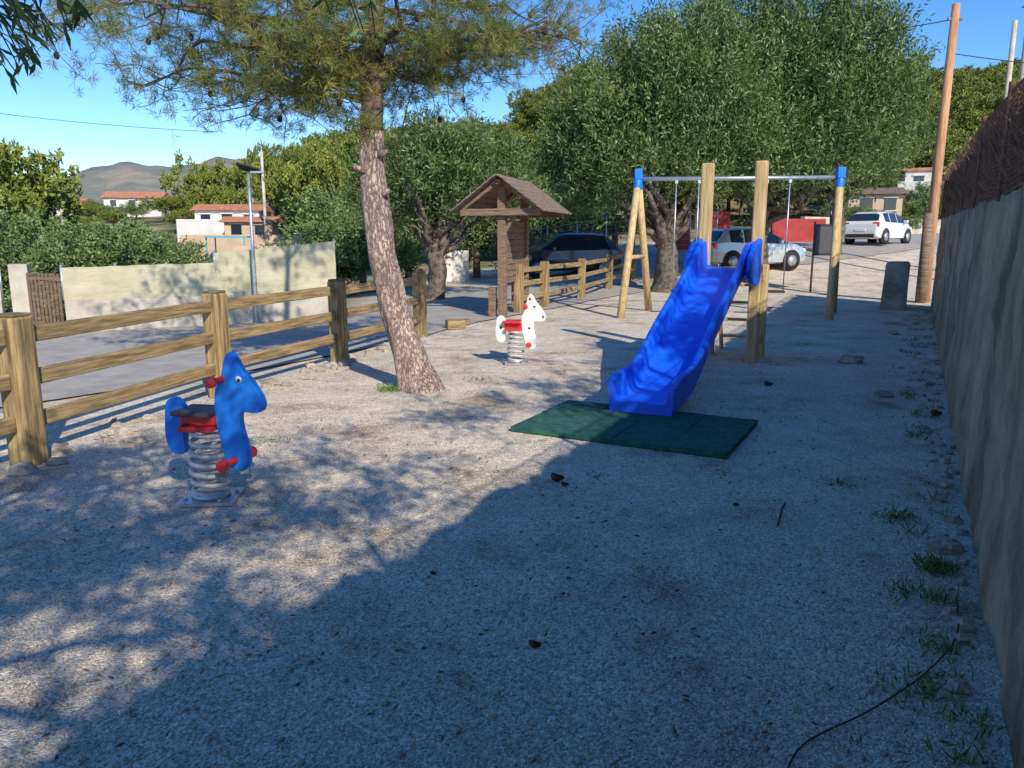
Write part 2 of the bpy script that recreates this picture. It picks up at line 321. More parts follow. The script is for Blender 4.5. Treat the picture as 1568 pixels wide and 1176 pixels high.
for yy_ in (y0,y1):
    b0=Vector((WX(yy_),yy_,0)); mb.add([b0+WN*.0+Vector((0,0,-.05)),b0+WN*.28+Vector((0,0,-.05)),b0+WN*.28+Vector((0,0,zt(yy_))),b0+WN*.04+Vector((0,0,zt(yy_)))],[(0,1,2,3)])
mb.obj('wall_end',[M_wall],wo)
rf=empty('wire_mesh_fence')
ft=lambda y:float(np.interp(y,[-5,3.7,8,17,19],[2.55,2.5,2.75,3.1,3.15]))
mb=MB(); ns=300
vs=[];fs=[]
for i in range(ns+1):
    y=y0+(y1-y0)*i/ns
    for off in (.13,.16):
        for z in (zt(y)+.002,ft(y)-.09+.12*mnoise.noise(Vector((y*2.2,0,0)))+.10*mnoise.noise(Vector((y*9,4,0)))):
            p=Vector((WX(y),y,0))+WN*off; vs.append((p.x,p.y,z))
for i in range(ns):
    a_=i*4; fs+=[(a_,a_+4,a_+5,a_+1),(a_+2,a_+3,a_+7,a_+6),(a_+1,a_+5,a_+7,a_+3)]
mb.add(vs,fs); mb.obj('dry_screen',[M_reed],rf)
n=11000; yy=rng.uniform(y0,y1,n); zb=np.array([zt(y) for y in yy]); tt=np.array([ft(y) for y in yy])
of=rng.uniform(.07,.13,n); P=np.stack([WX(yy)+WN.x*of,yy+WN.y*of,zb+rng.uniform(0,.75,n)*(tt-zb)],1)
D=np.stack([rng.normal(0,.4,n),rng.normal(0,.4,n),np.ones(n)],1)
V,F,v=leafgeo(P,D,(tt-zb)*rng.uniform(.15,.38,n),.009,rng.uniform(0,.7,n)); npmesh('dry_climbers',V,F,v,M_dry,rf)
mb=MB()
for y in np.arange(-4,19.1,2.3):
    p=Vector((WX(y),y,0))+WN*.04; mb.tube([(p.x,p.y,zt(y)-.02),(p.x,p.y,ft(y)+.05)],.022,8)
mb.obj('steel_posts',[M_rust],rf)
mb=MB()
y=y0
while y<y1-.6:
    for s_ in (1,-1):
        h_=ft(y)-zt(y); a1,a2=(y,y+h_*.9) if s_==1 else (y+h_*.9,y)
        if max(a1,a2)>y1: continue
        p=Vector((WX(a1),a1,zt(a1)+.01))+WN*.045; q=Vector((WX(a2),a2,ft(a2)))+WN*.045; mb.tube([p,q],.003,3,0,False)
    y+=.055
for f_ in (0.02,.98):
    mb.tube([Vector((WX(y),y,zt(y)+(ft(y)-zt(y))*f_))+WN*.045 for y in np.linspace(y0,y1,40)],.006,5)
mb.obj('wire_mesh',[M_rust],rf)
mb=MB(); c=Vector((9.35,18.9,0)); q=[]
for z,s_ in ((-.1,1),(.55,.8),(1.1,.5)):
    for a_,b_ in ((-1.1,-.25),(.5,-.25),(.5,.3),(-1.1,.3)):
        p=c+WD*(a_*s_)+WN*b_+WD*.35*z; q.append((p.x+.08*mnoise.noise(p*3),p.y,z))
mb.add(q,[(0,1,5,4),(1,2,6,5),(2,3,7,6),(3,0,4,7),(4,5,9,8),(5,6,10,9),(6,7,11,10),(7,4,8,11),(8,9,10,11)]); mb.obj('stone_buttress',[M_wall],None,.06)

# ------------------------------------------------------------ timber fence
def fence(name,pts,hgt=1.1):
    e=empty(name); mp=MB(); mr=MB(); mc=MB()
    for i,(x,y) in enumerate(pts):
        nb=pts[i+1] if i+1<len(pts) else pts[i-1]; ang=math.atan2(nb[1]-y,nb[0]-x); z0=H(x,y)
        mp.box((x,y,z0+hgt/2-.05),(.19,.19,hgt+.1),ang); mc.box((x,y,z0+hgt+.012),(.17,.17,.025),ang)
    for (a_,b_) in zip(pts[:-1],pts[1:]):
        for z in (.97,.65,.33):
            A=Vector((*a_,H(*a_)+z*hgt/1.1)); B=Vector((*b_,H(*b_)+z*hgt/1.1)); d=(B-A).normalized()
            mr.beam(A+d*.097+Vector((0,0,random.uniform(-.015,.015))),B-d*.097+Vector((0,0,random.uniform(-.015,.015))),.05,.12)
    mp.obj('posts',[M_woodV],e,.02); mr.obj('rails',[M_woodH],e,.012); mc.obj('post_caps',[M_cap],e,.01); return e
fence('timber_fence',[(-4.15,3.1),(-3.60,5.53),(-3.08,7.98),(-2.33,10.28),(-1.55,12.95)])
fence('timber_fence',[(.15,17.3),(.79,18.8),(1.93,21.45),(3.15,25.1),(4.3,27.6)])
mb=MB()
for i in range(110):
    t=rng.uniform(0,1); y=3+t*10.2; x=-3.6+.27*(y-5.53)+.02+rng.normal(0,.12); mb.sphere((x,y,.01),rng.uniform(.03,.09),0,6,(rng.uniform(.8,1.4),1,rng.uniform(.5,.8)),.5)
mb.obj('edging_stones',[M_stone])

# ------------------------------------------------------------ near pine tree
def limb(mb,p0,p1,r0,r1,sag=.0,n=8,wob=.1,seg=7):
    p0=Vector(p0);p1=Vector(p1);L=(p1-p0).length; pts=[]
    sd=Vector((random.uniform(0,9),random.uniform(0,9),0))
    for i in range(n+1):
        t=i/n; p=p0.lerp(p1,t)+Vector((0,0,sag*4*t*(1-t)))
        w_=wob*L*math.sin(math.pi*t)
        p+=Vector((mnoise.noise(sd+Vector((t*3,0,0))),mnoise.noise(sd+Vector((0,t*3,0))),mnoise.noise(sd+Vector((0,0,t*3)))))*w_; pts.append(p)
    mb.tube(pts,[r0+(r1-r0)*i/n for i in range(n+1)],seg); return pts
pine=empty('pine_tree')
mb=MB()
tp=catmull([(-1.02,8.45,-.1),(-1.06,8.45,.12),(-1.16,8.45,.45),(-1.285,8.46,.84),(-1.40,8.47,1.4),(-1.44,8.48,1.76),(-1.49,8.5,2.4),(-1.48,8.5,2.9),(-1.44,8.5,3.5),(-1.40,8.55,4.2),(-1.3,8.6,5.6),(-1.2,8.7,7.0)],4)
zs=[p.z for p in tp]; rad=[np.interp(z,[-.1,.05,.2,.5,1.2,2.3,3,4,7],[.32,.25,.195,.16,.148,.142,.12,.09,.035]) for z in zs]
ic=[i for i,z in enumerate(zs) if z>2.75][0]
mb.tube(tp[:ic+1],rad[:ic+1],28,0,True,.2)
for z,dx in ((2.35,-.15),(2.1,.14),(2.5,.12)): mb.tube([(-1.47+dx*.6,8.42,z),(-1.47+dx*1.25,8.33,z+.05)],[.045,.025],8)
mb.obj('trunk',[M_bark],pine)
mb=MB(); mb.tube(tp[ic:],[r*.98 for r in rad[ic:]],14,0,True,.12)
ends=[]
br=[(3.0,(-2.7,7.9,3.15)),(3.1,(-3.7,8.1,3.15)),(3.3,(-4.4,7.6,3.6)),(3.2,(-2.2,7.4,3.1)),(3.5,(-3.2,9.6,3.7)),(3.7,(-4.9,8.9,4.1)),(3.2,(-1.0,9.6,3.5)),(3.2,(-.3,8.9,3.6)),(3.4,(.35,8.4,3.6)),(3.6,(.6,9.6,4.0)),(3.5,(-.6,7.4,3.9)),(3.9,(-2.6,7.0,4.2)),(4.1,(-4.0,9.9,4.5)),(4.2,(.2,7.5,4.7)),(4.8,(-3.4,8.4,5.4)),(5.0,(.6,9,5.6)),(5.4,(-1.5,7,6.1)),(5.8,(-2.4,10,6.6)),(6.4,(-.4,8.4,7.2)),(6.9,(-1.3,8.8,7.8)),(3.1,(-2.9,8.9,3.0)),(3.6,(-2.0,9.3,3.4)),(3.3,(-3.9,8.8,3.3)),(3.5,(-4.6,8.3,3.9)),(3.4,(-2.0,7.0,3.6)),(3.5,(-3.3,7.4,3.6)),(3.7,(-.3,9.9,3.9)),(3.9,(.3,10.3,4.3)),(3.3,(.75,8.9,3.75))]
for z,e_ in br:
    s=min(tp,key=lambda p:abs(p.z-z)); L=limb(mb,s,e_,.032,.008,.16,9,.25)
    for k in range(2,10):
        for q in range(3 if z<4.5 else 2):
            p=L[k]; d=Vector((random.gauss(0,1),random.gauss(0,1),random.gauss(-.08,.45))).normalized()*random.uniform(.3,.85)
            ee=p+d; tw=limb(mb,p,ee,.007,.003,-.03,4,.25,4); ends+=[(tw[2],d),(tw[3],d),(tw[4],d)]
mb.obj('branches',[M_bark2],pine)
P=[];D=[];CI=[]
for i_,(p,d) in enumerate(ends):
    for q in range(4):
        c=Vector(p)+Vector((random.gauss(0,.085),random.gauss(0,.085),random.gauss(0,.055)))
        P.append(c); D.append((d.normalized()*.6+Vector((0,0,.45)))); CI.append(i_)
P=np.array(P);D=np.array(D); m=len(P); K=22
cb=rng.normal(.5,.2,len(ends)); cv=cb[np.array(CI)]
ii=np.repeat(np.arange(m),K); DD=unit(D[ii])*.45+sph(len(ii))*.9
V,F,v=leafgeo(P[ii]+rng.normal(size=(len(ii),3))*.006,DD,.095*rng.uniform(.7,1.2,len(ii)),.005,np.clip(cv[ii]+rng.normal(0,.1,len(ii)),0,1))
npmesh('needles',V,F,v,M_pneedle,pine)
mb=MB()
for i in range(110):
    p,d=random.choice(ends); mb.sphere((p.x,p.y,p.z-.03),.027,0,7,(1,1,1.4))
mb.obj('cones',[M_cone],pine)

# ------------------------------------------------------------ olive trees
def olive(name,base,trunk_r,fork,ells,ncl,per,rad,slen,k,L,W,limbs=16,upb=.7,lean=(0,0),fmin=.5):
    e=empty(name); mb=MB(); bx,by=base; bz=H(bx,by); f=Vector((bx+lean[0],by+lean[1],bz+fork))
    pts=[Vector((bx,by,bz-.1)),Vector((bx,by,bz+.1)),Vector((bx,by,bz)).lerp(f,.5)+Vector((.08,0,0)),f]
    mb.tube(catmull(pts,4),list(np.interp(np.linspace(0,1,13),[0,.15,.4,1],[trunk_r*1.6,trunk_r*1.25,trunk_r,trunk_r*.9])),14,0,True,.5)
    C=crown_clusters(ells,ncl,fmin)
    for i in range(limbs):
        c=C[rng.integers(len(C))]; limb(mb,f-Vector((0,0,.15)),(c[0],c[1],c[2]),trunk_r*.42,.02,.15,8,.25)
    mb.obj('trunk_and_limbs',[M_obark],e)
    V,F,v=shoots(C,per,rad,slen,k,L,W,upb); npmesh('leaves',V,F,v,M_oleaf,e); return e
olive('olive_tree',(-2.1,21.2),.24,1.3,[(-2.4,21.2,3.0,1.9,1.8,1.1),(-1.1,21.4,3.3,1.5,1.5,1.2),(-3.4,21.0,2.6,1.0,1.2,.8),(-2.0,21,3.8,1.1,1.2,.8),(0.1,21.9,2.6,.9,1.0,.7)],300,13,.36,.5,9,.15,.040,upb=.9)
olive('olive_tree',(4.75,24.2),.34,1.5,[(3.2,24,4.2,2.2,2,1.9),(5.2,24,5.4,2.3,2.1,2.0),(1.8,24.5,3.2,1.2,1.4,1.1),(4.0,23.6,6.3,1.4,1.4,1.2),(6.6,24.4,4.2,1.5,1.7,1.5),(2.4,23.8,5.4,1.2,1.2,1.0),(5.6,24,7.0,1.2,1.2,.9),(4.2,22.6,3.4,2.0,1.0,.8)],620,14,.44,.85,10,.17,.048,upb=1.1)
olive('olive_tree',(8.3,26.5),.34,1.8,[(8.0,26,5.6,2.3,2.2,2.4),(10.2,26,5.6,2.2,2.1,2.2),(9.2,26.2,8.2,1.9,1.8,1.5),(11.9,26.6,5.2,1.6,1.6,1.7),(7.0,25.6,7.8,1.5,1.5,1.4),(11.0,26.4,7.7,1.5,1.5,1.3),(9.0,24.4,4.0,2.2,1.0,1.0),(12.4,26.8,6.8,1.0,1.0,.9)],740,14,.46,.92,10,.18,.049,upb=1.1)
olive('olive_tree',(13.6,33),.3,2.0,[(13.6,33,5.0,2.4,2.2,1.7),(11.8,33,4.6,1.6,1.6,1.3)],220,13,.5,.6,9,.2,.055)
e_ov=olive('olive_tree',(-3.3,-2.6),.2,2.0,[(.2,-1.3,3.8,1.5,1.3,.45),(-.9,.1,3.6,1.0,1.0,.4),(1.2,.1,3.9,.9,1.0,.4),(-1.2,-1.6,3.7,1.1,1.0,.4),(-.2,1.0,3.7,.8,.6,.3),(1.4,-2.4,3.9,.9,.9,.4)],215,14,.21,.28,9,.075,.026,14,.1,fmin=.1)
mb=MB(); Pp=[];Dd=[];vv=[]
def twig(p0,p1,n=30):
    L=limb(mb,p0,p1,.007,.002,.03,8,.15,5)
    for i in range(n):
        t=random.uniform(.15,1)*8; k=min(int(t),7); p=L[k].lerp(L[k+1],t-k); d=(L[k+1]-L[k]).normalized()
        Pp.append(p); Dd.append(d*.6+Vector((random.gauss(0,.5),random.gauss(0,.5),random.gauss(-.15,.4)))); vv.append(random.gauss(.3,.22))
for i in range(20):
    y_=random.uniform(2.5,2.85); x_=-.62*y_+abs(random.gauss(0,.17)); z_=1.65+.284*y_-max(.02,.24-(x_+.62*y_)*.75)+random.uniform(-.03,.04)
    twig((x_-random.uniform(-.1,.25),1.95,2.85),(x_,y_,z_),34)
for a_,c in [((-1.0,2.1,2.95),(-1.15,2.9,2.42)),((-.6,2.0,3),(-.56,3.1,2.42)),((-.5,2.1,3),(-.50,3.0,2.37)),((1.6,1.8,2.9),(1.86,2.95,2.45)),((-.6,2,2.95),(-.54,2.9,2.38)),((-.6,2,2.95),(-.64,2.9,2.43))]:
    twig(a_,c)
mb.obj('hanging_twigs',[M_obark],e_ov)
V,F,v=leafgeo(np.array([tuple(p) for p in Pp]),np.array([tuple(d) for d in Dd]),.07*rng.uniform(.7,1.2,len(Pp)),.015,np.clip(np.array(vv),0,1)); npmesh('hanging_leaves',V,F,v,M_oleaf,e_ov)
olive('olive_tree',(5.6,1.2),.22,2.4,[(4.4,3.2,4.6,1.2,1.2,.45),(5.6,4.2,5.0,1.2,1.2,.5),(3.2,2.2,4.4,.8,.9,.4),(2.2,1.3,4.3,.8,.8,.35)],115,13,.2,.3,9,.085,.026,12,.2,fmin=.1)

# ------------------------------------------------------------ background vegetation
def bgtree(kind):
    if kind=='pine': 
        ells=[(rng.uniform(-.5,.5),rng.uniform(-.5,.5),rng.uniform(.5,.85),rng.uniform(.2,.36),rng.uniform(.2,.36),rng.uniform(.10,.17)) for _ in range(9)]
        ells=[(a*.75,b_*.75,c,d,e_,f) for a,b_,c,d,e_,f in ells]+[(0,0,.6,.36,.36,.26)]
        C=crown_clusters(ells,300); V,F,v=shoots(C,13,.05,.03,4,.032,.019,.6)
    else:
        ells=[(rng.uniform(-.4,.4),rng.uniform(-.4,.4),rng.uniform(.35,.7),rng.uniform(.25,.4),rng.uniform(.25,.4),rng.uniform(.18,.28)) for _ in range(7)]
        C=crown_clusters(ells,260); V,F,v=shoots(C,12,.06,.08,5,.04,.015,.7)
    me=npmesh('crown',V,F,v,M_fleaf if kind=='pine' else M_bleaf,None,False)
    bm=bmesh.new(); bm.from_mesh(me); 
    r=bmesh.ops.create_cone(bm,cap_ends=False,segments=7,radius1=.04,radius2=.015,depth=.75,matrix=Matrix.Translation((0,0,.33)))
    fs=set(f for v_ in r['verts'] for f in v_.link_faces)
    for f in fs: f.material_index=1
    bm.to_mesh(me); bm.free(); me.materials.append(M_bark2); return me
PM=[bgtree('pine') for _ in range(5)]; BM=[bgtree('bush') for _ in range(3)]
def inst(me,name,x,y,s,sz=None,parent=None,dz=0):
    ob=bpy.data.objects.new(name,me); S.collection.objects.link(ob); ob.location=(x,y,H(x,y)-.1+dz); ob.scale=(s,s,sz or s); ob.rotation_euler=(0,0,random.uniform(0,6.28)); ob.parent=parent; return ob
forest=empty('pine_forest'); cnt=0
while cnt<560:
    y=random.uniform(50,165); x=random.uniform(-.31,.95)*y
    if x<-6 and y<75: continue
    if x>8 and y<60 and x<45 and random.random()<.6: continue
    if y<60 and .40<x/y<.58: continue
    s=random.uniform(4,7); inst(random.choice(PM),'pine',x,y,s,s*random.uniform(.8,1.15),forest); cnt+=1
far=empty('valley_vegetation')
for i in range(380):
    y=random.uniform(62,300); x=random.uniform(-.95,-.27)*y
    if 62<y<99 and -.50<x/y<-.44: continue
    s=random.uniform(1.8,3.2)+max(0,(y-130)*.012); inst(random.choice(PM+BM),'tree',x,y,s*1.25,s*.9,far)
for i in range(60):
    y=random.uniform(22,48); x=random.uniform(-.8,-.30)*y
    if (x+7.9)*-.51+(y-13.6)*.86<3.5 : continue
    s=random.uniform(1.3,2.2); inst(random.choice(BM),'shrub',x,y,s*1.4,s,far)
for x,y,s in [(19.5,46,2.0),(21.5,48,1.8),(25.5,50,2.6),(27.5,54,3.2),(23.8,47,1.4),(29,52,3.0),(32,56,2.2),(-43,90,2.2),(-47,92,1.8),(-19,53.5,1.5),(-14.8,50,1.8),(-18.5,49,1.3)]:
    inst(random.choice(BM),'shrub',x,y,s*1.3,s,far)
def single(name,me,x,y,s,sz=None,dz=0): return inst(me,name,x,y,s,sz,None,dz)
single('pine_tree',PM[0],-18.6,28,5.4,6.4); single('pine_tree',PM[1],-23.6,33,6.0,6.0); single('pine_tree',PM[3],-17.6,26,4.2,4.6)
single('pine_tree',PM[2],-22.8,60,5.2,7.4); single('pine_tree',PM[3],-18.2,63,4.2,8.2); single('pine_tree',PM[0],-15.2,60,4.5,8.4)
single('pine_tree',PM[1],-11.5,48,5,8); single('pine_tree',PM[2],-6.5,44,5.5,8.6); single('pine_tree',PM[4],-9.5,56,5.5,10)
for x,y,s in [(-12.9,22.5,3.6),(-11.9,25.0,3.5),(-14.8,24,3.5),(-16.2,23,3.2),(-6.6,25.5,2.6),(-5.0,26,3.4),(-4,30,3.8),(-1.5,33,4.2),(1,36,4.0),(5,38,4.2)]:
    single('olive_tree',random.choice(BM),x,y,s*1.1,s)

# ------------------------------------------------------------ timber info shelter
sh=empty('information_board_shelter')
A=Vector((-.2,16.3,0)); dr=Vector((.3,1,0)).normalized(); nn=Vector((dr.y,-dr.x,0)); B=A+dr*1.7
mp=MB(); ang=math.atan2(dr.y,dr.x)
for q in (A,B): mp.box((q.x,q.y,1.36),(.17,.17,2.8),ang)
for off in (-.15,1.85):
    c=A+dr*(off); 
    mp.beam(c-nn*.86+Vector((0,0,2.19)),c+nn*.86+Vector((0,0,2.19)),.09,.14)
    for s_ in (-1,1): mp.beam(c+nn*.86*s_+Vector((0,0,2.24)),c+nn*.02*s_+Vector((0,0,2.82)),.08,.10)
mp.beam(A+dr*-.3+Vector((0,0,2.78)),B+dr*.3+Vector((0,0,2.78)),.1,.1)
mp.beam(A+nn*.3+Vector((0,0,2.18)),A+Vector((0,0,1.7)),.07,.07)
for q in (A,B): mp.box((q.x-.22*nn.x,q.y-.22*nn.y,.3),(.12,.16,.7),ang)
mp.obj('posts_and_beams',[M_dark],sh,.01)
mr=MB()
for s_ in (-1,1):
    for i in range(7):
        t0=i/7; t1=(i+1)/7+.03
        p=lambda t:nn*s_*(.02+.95*t)+Vector((0,0,2.92-.70*t+.012))
        a0=A+dr*-.42; b0=B+dr*.42
        q=[a0+p(t0),b0+p(t0),b0+p(t1)+Vector((0,0,.015)),a0+p(t1)+Vector((0,0,.015))]
        mr.add([*q,*[v_+Vector((0,0,-.03)) for v_ in q]],[(0,1,2,3),(4,7,6,5),(0,4,5,1),(1,5,6,2),(2,6,7,3),(3,7,4,0)])
mr.obj('roof_boards',[M_roof],sh)
mo=MB()
for i in range(10): 
    z=.78+i*.132; mo.beam(A+dr*.09+Vector((0,0,z)),B-dr*.09+Vector((0,0,z)),.04,.122)
mo.obj('board_planks',[M_dark],sh,.006)
mb=MB(); mb.box((-1.05,14.2,.09),(.34,.2,.18),.35); mb.box((-1.0,14.85,.05),(.6,.14,.1),1.1); mb.obj('timber_block',[M_woodH],None,.015)

# ------------------------------------------------------------ swing
sw=empty('swing_set'); mb=MB(); mc=MB(); ms=MB(); mch=MB(); mse=MB()
La=Vector((2.73,17.15,2.92)); Ra=Vector((6.93,16.75,2.92)); bd=(Ra-La).normalized()
for ap,f1,f2 in ((La,(2.28,16.2,-.1),(3.22,18.05,-.1)),(Ra,(6.55,15.85,-.1),(7.35,17.6,-.1))):
    for f in (f1,f2):
        f=Vector(f); d=(ap-f).normalized(); mb.tube([f,f.lerp(ap,.5),ap+d*.02],[.085,.08,.075],12); mc.tube([ap-d*.22,ap+d*.06],[.088,.088],12)
    mb.tube([Vector(f1).lerp(ap,.45),Vector(f2).lerp(ap,.45)],.045,8)
    mc.box((ap.x,ap.y,ap.z+.10),(.16,.2,.22),math.atan2(bd.y,bd.x))
ms.tube([La,Ra],.045,12)
for t in (.25,.70):
    c=La.lerp(Ra,t); d=bd
    for s_ in (-.24,.24):
        p=c+d*s_; mch.tube([p,(p.x,p.y,.54)],.014,6)
        ms.box((p.x,p.y,p.z-.05),(.06,.06,.1))
    q=c; mse.box((q.x,q.y,.52),(.52,.22,.05),math.atan2(d.y,d.x))
mb.obj('legs',[M_yell],sw); mc.obj('blue_caps',[M_blue2],sw,.01); ms.obj('top_bar',[M_galv],sw); mch.obj('chains',[M_galv],sw); mse.obj('seats',[M_black],sw,.015)

# ------------------------------------------------------------ slide
sl=empty('playground_slide')
dr=Vector((.5,1,0)).normalized(); nn=Vector((dr.y,-dr.x,0)); O=Vector((1.19,6.98,0))
PB=Vector((3.24,10.3,0)); PA=Vector((2.62,10.62,0)); 
mb=MB()
for q in (PA,PB): mb.box((q.x,q.y,1.28),(.15,.15,2.72),math.atan2(dr.y,dr.x))
for q in (PA+dr*.62,PB+dr*.62): mb.box((q.x,q.y,.6),(.14,.14,1.4),math.atan2(dr.y,dr.x))
for z in (.25,1.12):
    mb.beam(PB+dr*.076+Vector((0,0,z)),PB+dr*.549+Vector((0,0,z)),.06,.12); mb.beam(PA+dr*.076+Vector((0,0,z)),PA+dr*.549+Vector((0,0,z)),.06,.12)
mb.obj('posts',[M_yell],sl,.02)
mb=MB(); c=(PA+PB)/2+dr*.3
mb.box((c.x,c.y,1.23),(.62,.52,.06),math.atan2(dr.y,dr.x))
for i in range(4):
    z=.22+i*.26; p=c+dr*(.36+.1*(4-i)); mb.box((p.x,p.y,z),(.1,.52,.035),math.atan2(dr.y,dr.x))
for s_ in (-.28,.28):
    mb.beam(c+dr*.85+nn*s_+Vector((0,0,0)),c+dr*.36+nn*s_+Vector((0,0,1.2)),.04,.1)
mb.obj('deck_and_ladder',[M_yell],sl,.008)
ctl=[(0,.15),(.08,.15),(.45,.155),(.8,.19),(1.1,.31),(1.4,.455),(1.8,.625),(2.3,.83),(2.8,1.035),(3.15,1.17),(3.45,1.25),(3.75,1.27),(3.95,1.27)]
path=catmull([(a,b_,0) for a,b_ in ctl],6); vs=[]; groups=[]
# chute: flat bed, upright side walls with rolled rims (flat-shaded by part: bed / walls / outside)
for i,p in enumerate(path):
    s_,z=p.x,p.y
    wt=.285+.03*sst((s_-3.3)/.4); wh=.24+.10*sst((s_-2.9)/.5)-.04*sst((.25-s_)/.25)
    bot=-z+.012 if s_<.1 else -(.05+(z-.06)*(1-sst((s_-.1)/.3)))
    sec=[(-wt-.01,bot),(-wt-.03,wh-.04),(-wt-.055,wh-.035),(-wt-.05,wh-.005),(-wt-.015,wh+.01),(-wt+.015,wh-.01),(-wt+.02,wh-.04),(-wt+.035,.045),(-wt+.05,.012),(-wt+.08,0),(wt-.08,0),(wt-.05,.012),(wt-.035,.045),(wt-.02,wh-.04),(wt-.015,wh-.01),(wt+.015,wh+.01),(wt+.05,wh-.005),(wt+.055,wh-.035),(wt+.03,wh-.04),(wt+.01,bot)]
    nsec=len(sec)
    for a_,h in sec:
        q=O+dr*s_+nn*a_; vs.append((q.x,q.y,z+h))
mb=MB(); fs=[]
for i in range(len(path)-1):
    for k in range(nsec): fs.append((i*nsec+k,i*nsec+(k+1)%nsec,(i+1)*nsec+(k+1)%nsec,(i+1)*nsec+k))
mb.add(vs,fs,0,True)
mb.add(vs[:nsec],[tuple(range(nsec))]); mb.add(vs[-nsec:],[tuple(range(nsec))])
ch=mb.obj('chute',[M_blue],sl,0)
bm=bmesh.new(); bm.from_mesh(ch.data)
for e_ in bm.edges:
    if len(e_.link_faces)==2 and e_.calc_face_angle(0)>math.radians(38): e_.smooth=False
bm.to_mesh(ch.data); bm.free()
mb=MB()
def chaikin(p,n=2):
    for _ in range(n):
        q=[]
        for i in range(len(p)):
            a,b_=p[i],p[(i+1)%len(p)]; q+=[(a[0]*.75+b_[0]*.25,a[1]*.75+b_[1]*.25),(a[0]*.25+b_[0]*.75,a[1]*.25+b_[1]*.75)]
        p=q
    return p
for s_ in (-1,1):
    o_=O+nn*s_*.385; mb.prism(chaikin([(3.05,1.20),(3.08,1.42),(3.3,1.52),(3.42,1.62),(3.60,1.58),(3.76,1.66),(3.84,1.64),(3.84,1.06),(3.4,1.05)],1),(o_,dr,nn),.07)
mb.obj('side_hoods',[M_blue],sl,.02)
mb=MB(); a_=Vector((-.03,6.5)); u=Vector((.875,-.46)).normalized(); v_=Vector((.46,.875)).normalized()
for i in range(4):
    for j in range(2):
        c=a_+u*(.25+.5*i*.93+.0)+v_*(.31+.625*j)
        mb.box((c.x,c.y,.028+.004*((i+j)%2)),(.463,.62,.045),math.atan2(u.y,u.x))
mb.obj('rubber_mat',[M_mat],None,.006)

# ------------------------------------------------------------ spring riders
HEAD=[(.21,.98),(.25,.93),(.28,.86),(.355,.78),(.42,.675),(.41,.60),(.335,.59),(.255,.60),(.25,.53),(.26,.465),(.30,.315),(.275,.22),(.21,.205),(.145,.25),(.12,.36),(.09,.465),(.077,.61),(.093,.74),(.145,.82),(.165,.93)]
RUMP=[(-.26,.645),(-.2,.675),(-.14,.63),(-.12,.53),(-.153,.42),(-.135,.315),(-.21,.29),(-.266,.33),(-.283,.44),(-.272,.55)]
def rider(name,x,y,dirv,sc,mbody,mseat,spots):
    e=empty(name); A_=Vector(dirv).normalized(); Nn=Vector((A_.y,-A_.x,0)); O_=Vector((x,y,0)); rz=math.atan2(A_.y,A_.x)
    P_=lambda a,n,z:O_+A_*a*sc+Nn*n*sc+Vector((0,0,z*sc))
    mb=MB(); 
    mb.prism([(a*sc,z*sc) for a,z in chaikin(HEAD)],(O_,A_,Nn),.055*sc); mb.prism([(a*sc,z*sc) for a,z in chaikin(RUMP)],(O_,A_,Nn),.055*sc)
    mb.obj('horse_panels',[mbody],e,.006)
    mb=MB(); mb.box(P_(-.04,0,.585),(.26*sc,.24*sc,.035),rz); mb.obj('seat',[mseat],e,.012)
    mb=MB(); mb.box(P_(-.03,0,.535),(.24*sc,.1*sc,.06),rz); mb.box(P_(-.03,0,.485),(.22*sc,.2*sc,.035),rz)
    for a,z,l,r in ((.15,.80,.13,.02),(.20,.285,.15,.022)):
        mb.tube([P_(a,-l,z),P_(a,l,z)],r*sc,10)
        for s_ in (-1,1): mb.tube([P_(a,s_*l,z),P_(a,s_*(l+.035),z)],r*1.75*sc,12)
    mb.obj('red_grips_and_base',[M_red],e,.006)
    mb=MB()
    for s_ in (-1,1):
        mb.tube([P_(.262,s_*.0285,.80),P_(.262,s_*.032,.80)],.022*sc,12,0); mb.tube([P_(.266,s_*.032,.797),P_(.266,s_*.035,.797)],.011*sc,10,1)
        if spots:
            for a,z,r in ((.19,.5,.016),(-.2,.5,.018),(.38,.66,.018),(.2,.9,.02)): mb.tube([P_(a,s_*.028,z),P_(a,s_*.031,z)],r*sc,10,1 if a<.2 else 2)
    mb.obj('eyes',[M_white,M_black,M_red],e)
    mb=MB(); hz=.46; n=6.5; pts=[]
    for i in range(170):
        t=i/169; th=t*n*2*math.pi; r=.098+.012*math.sin(t*math.pi*1.2); pts.append(P_(r*math.cos(th),r*math.sin(th),.05+t*(hz-.05)))
    mb.tube(pts,.016*sc,8); mb.obj('spring',[M_spring],e)
    mb=MB(); mb.box(P_(0,0,.018),(.34*sc,.3*sc,.022),rz+.3); mb.tube([P_(0,0,.03),P_(0,0,.06)],.12*sc,18)
    for a in (-.12,.12):
        for n_ in (-.1,.1): mb.tube([P_(a,n_,.03),P_(a,n_,.045)],.014,6)
    mb.obj('base_plate',[M_galv],e)
rider('spring_rider_horse',-1.93,4.72,(.98,-.2,0),1.0,M_blue2,M_seat,False)
rider('spring_rider_horse',.05,10.2,(.98,-.15,0),.97,M_white,M_red,True)

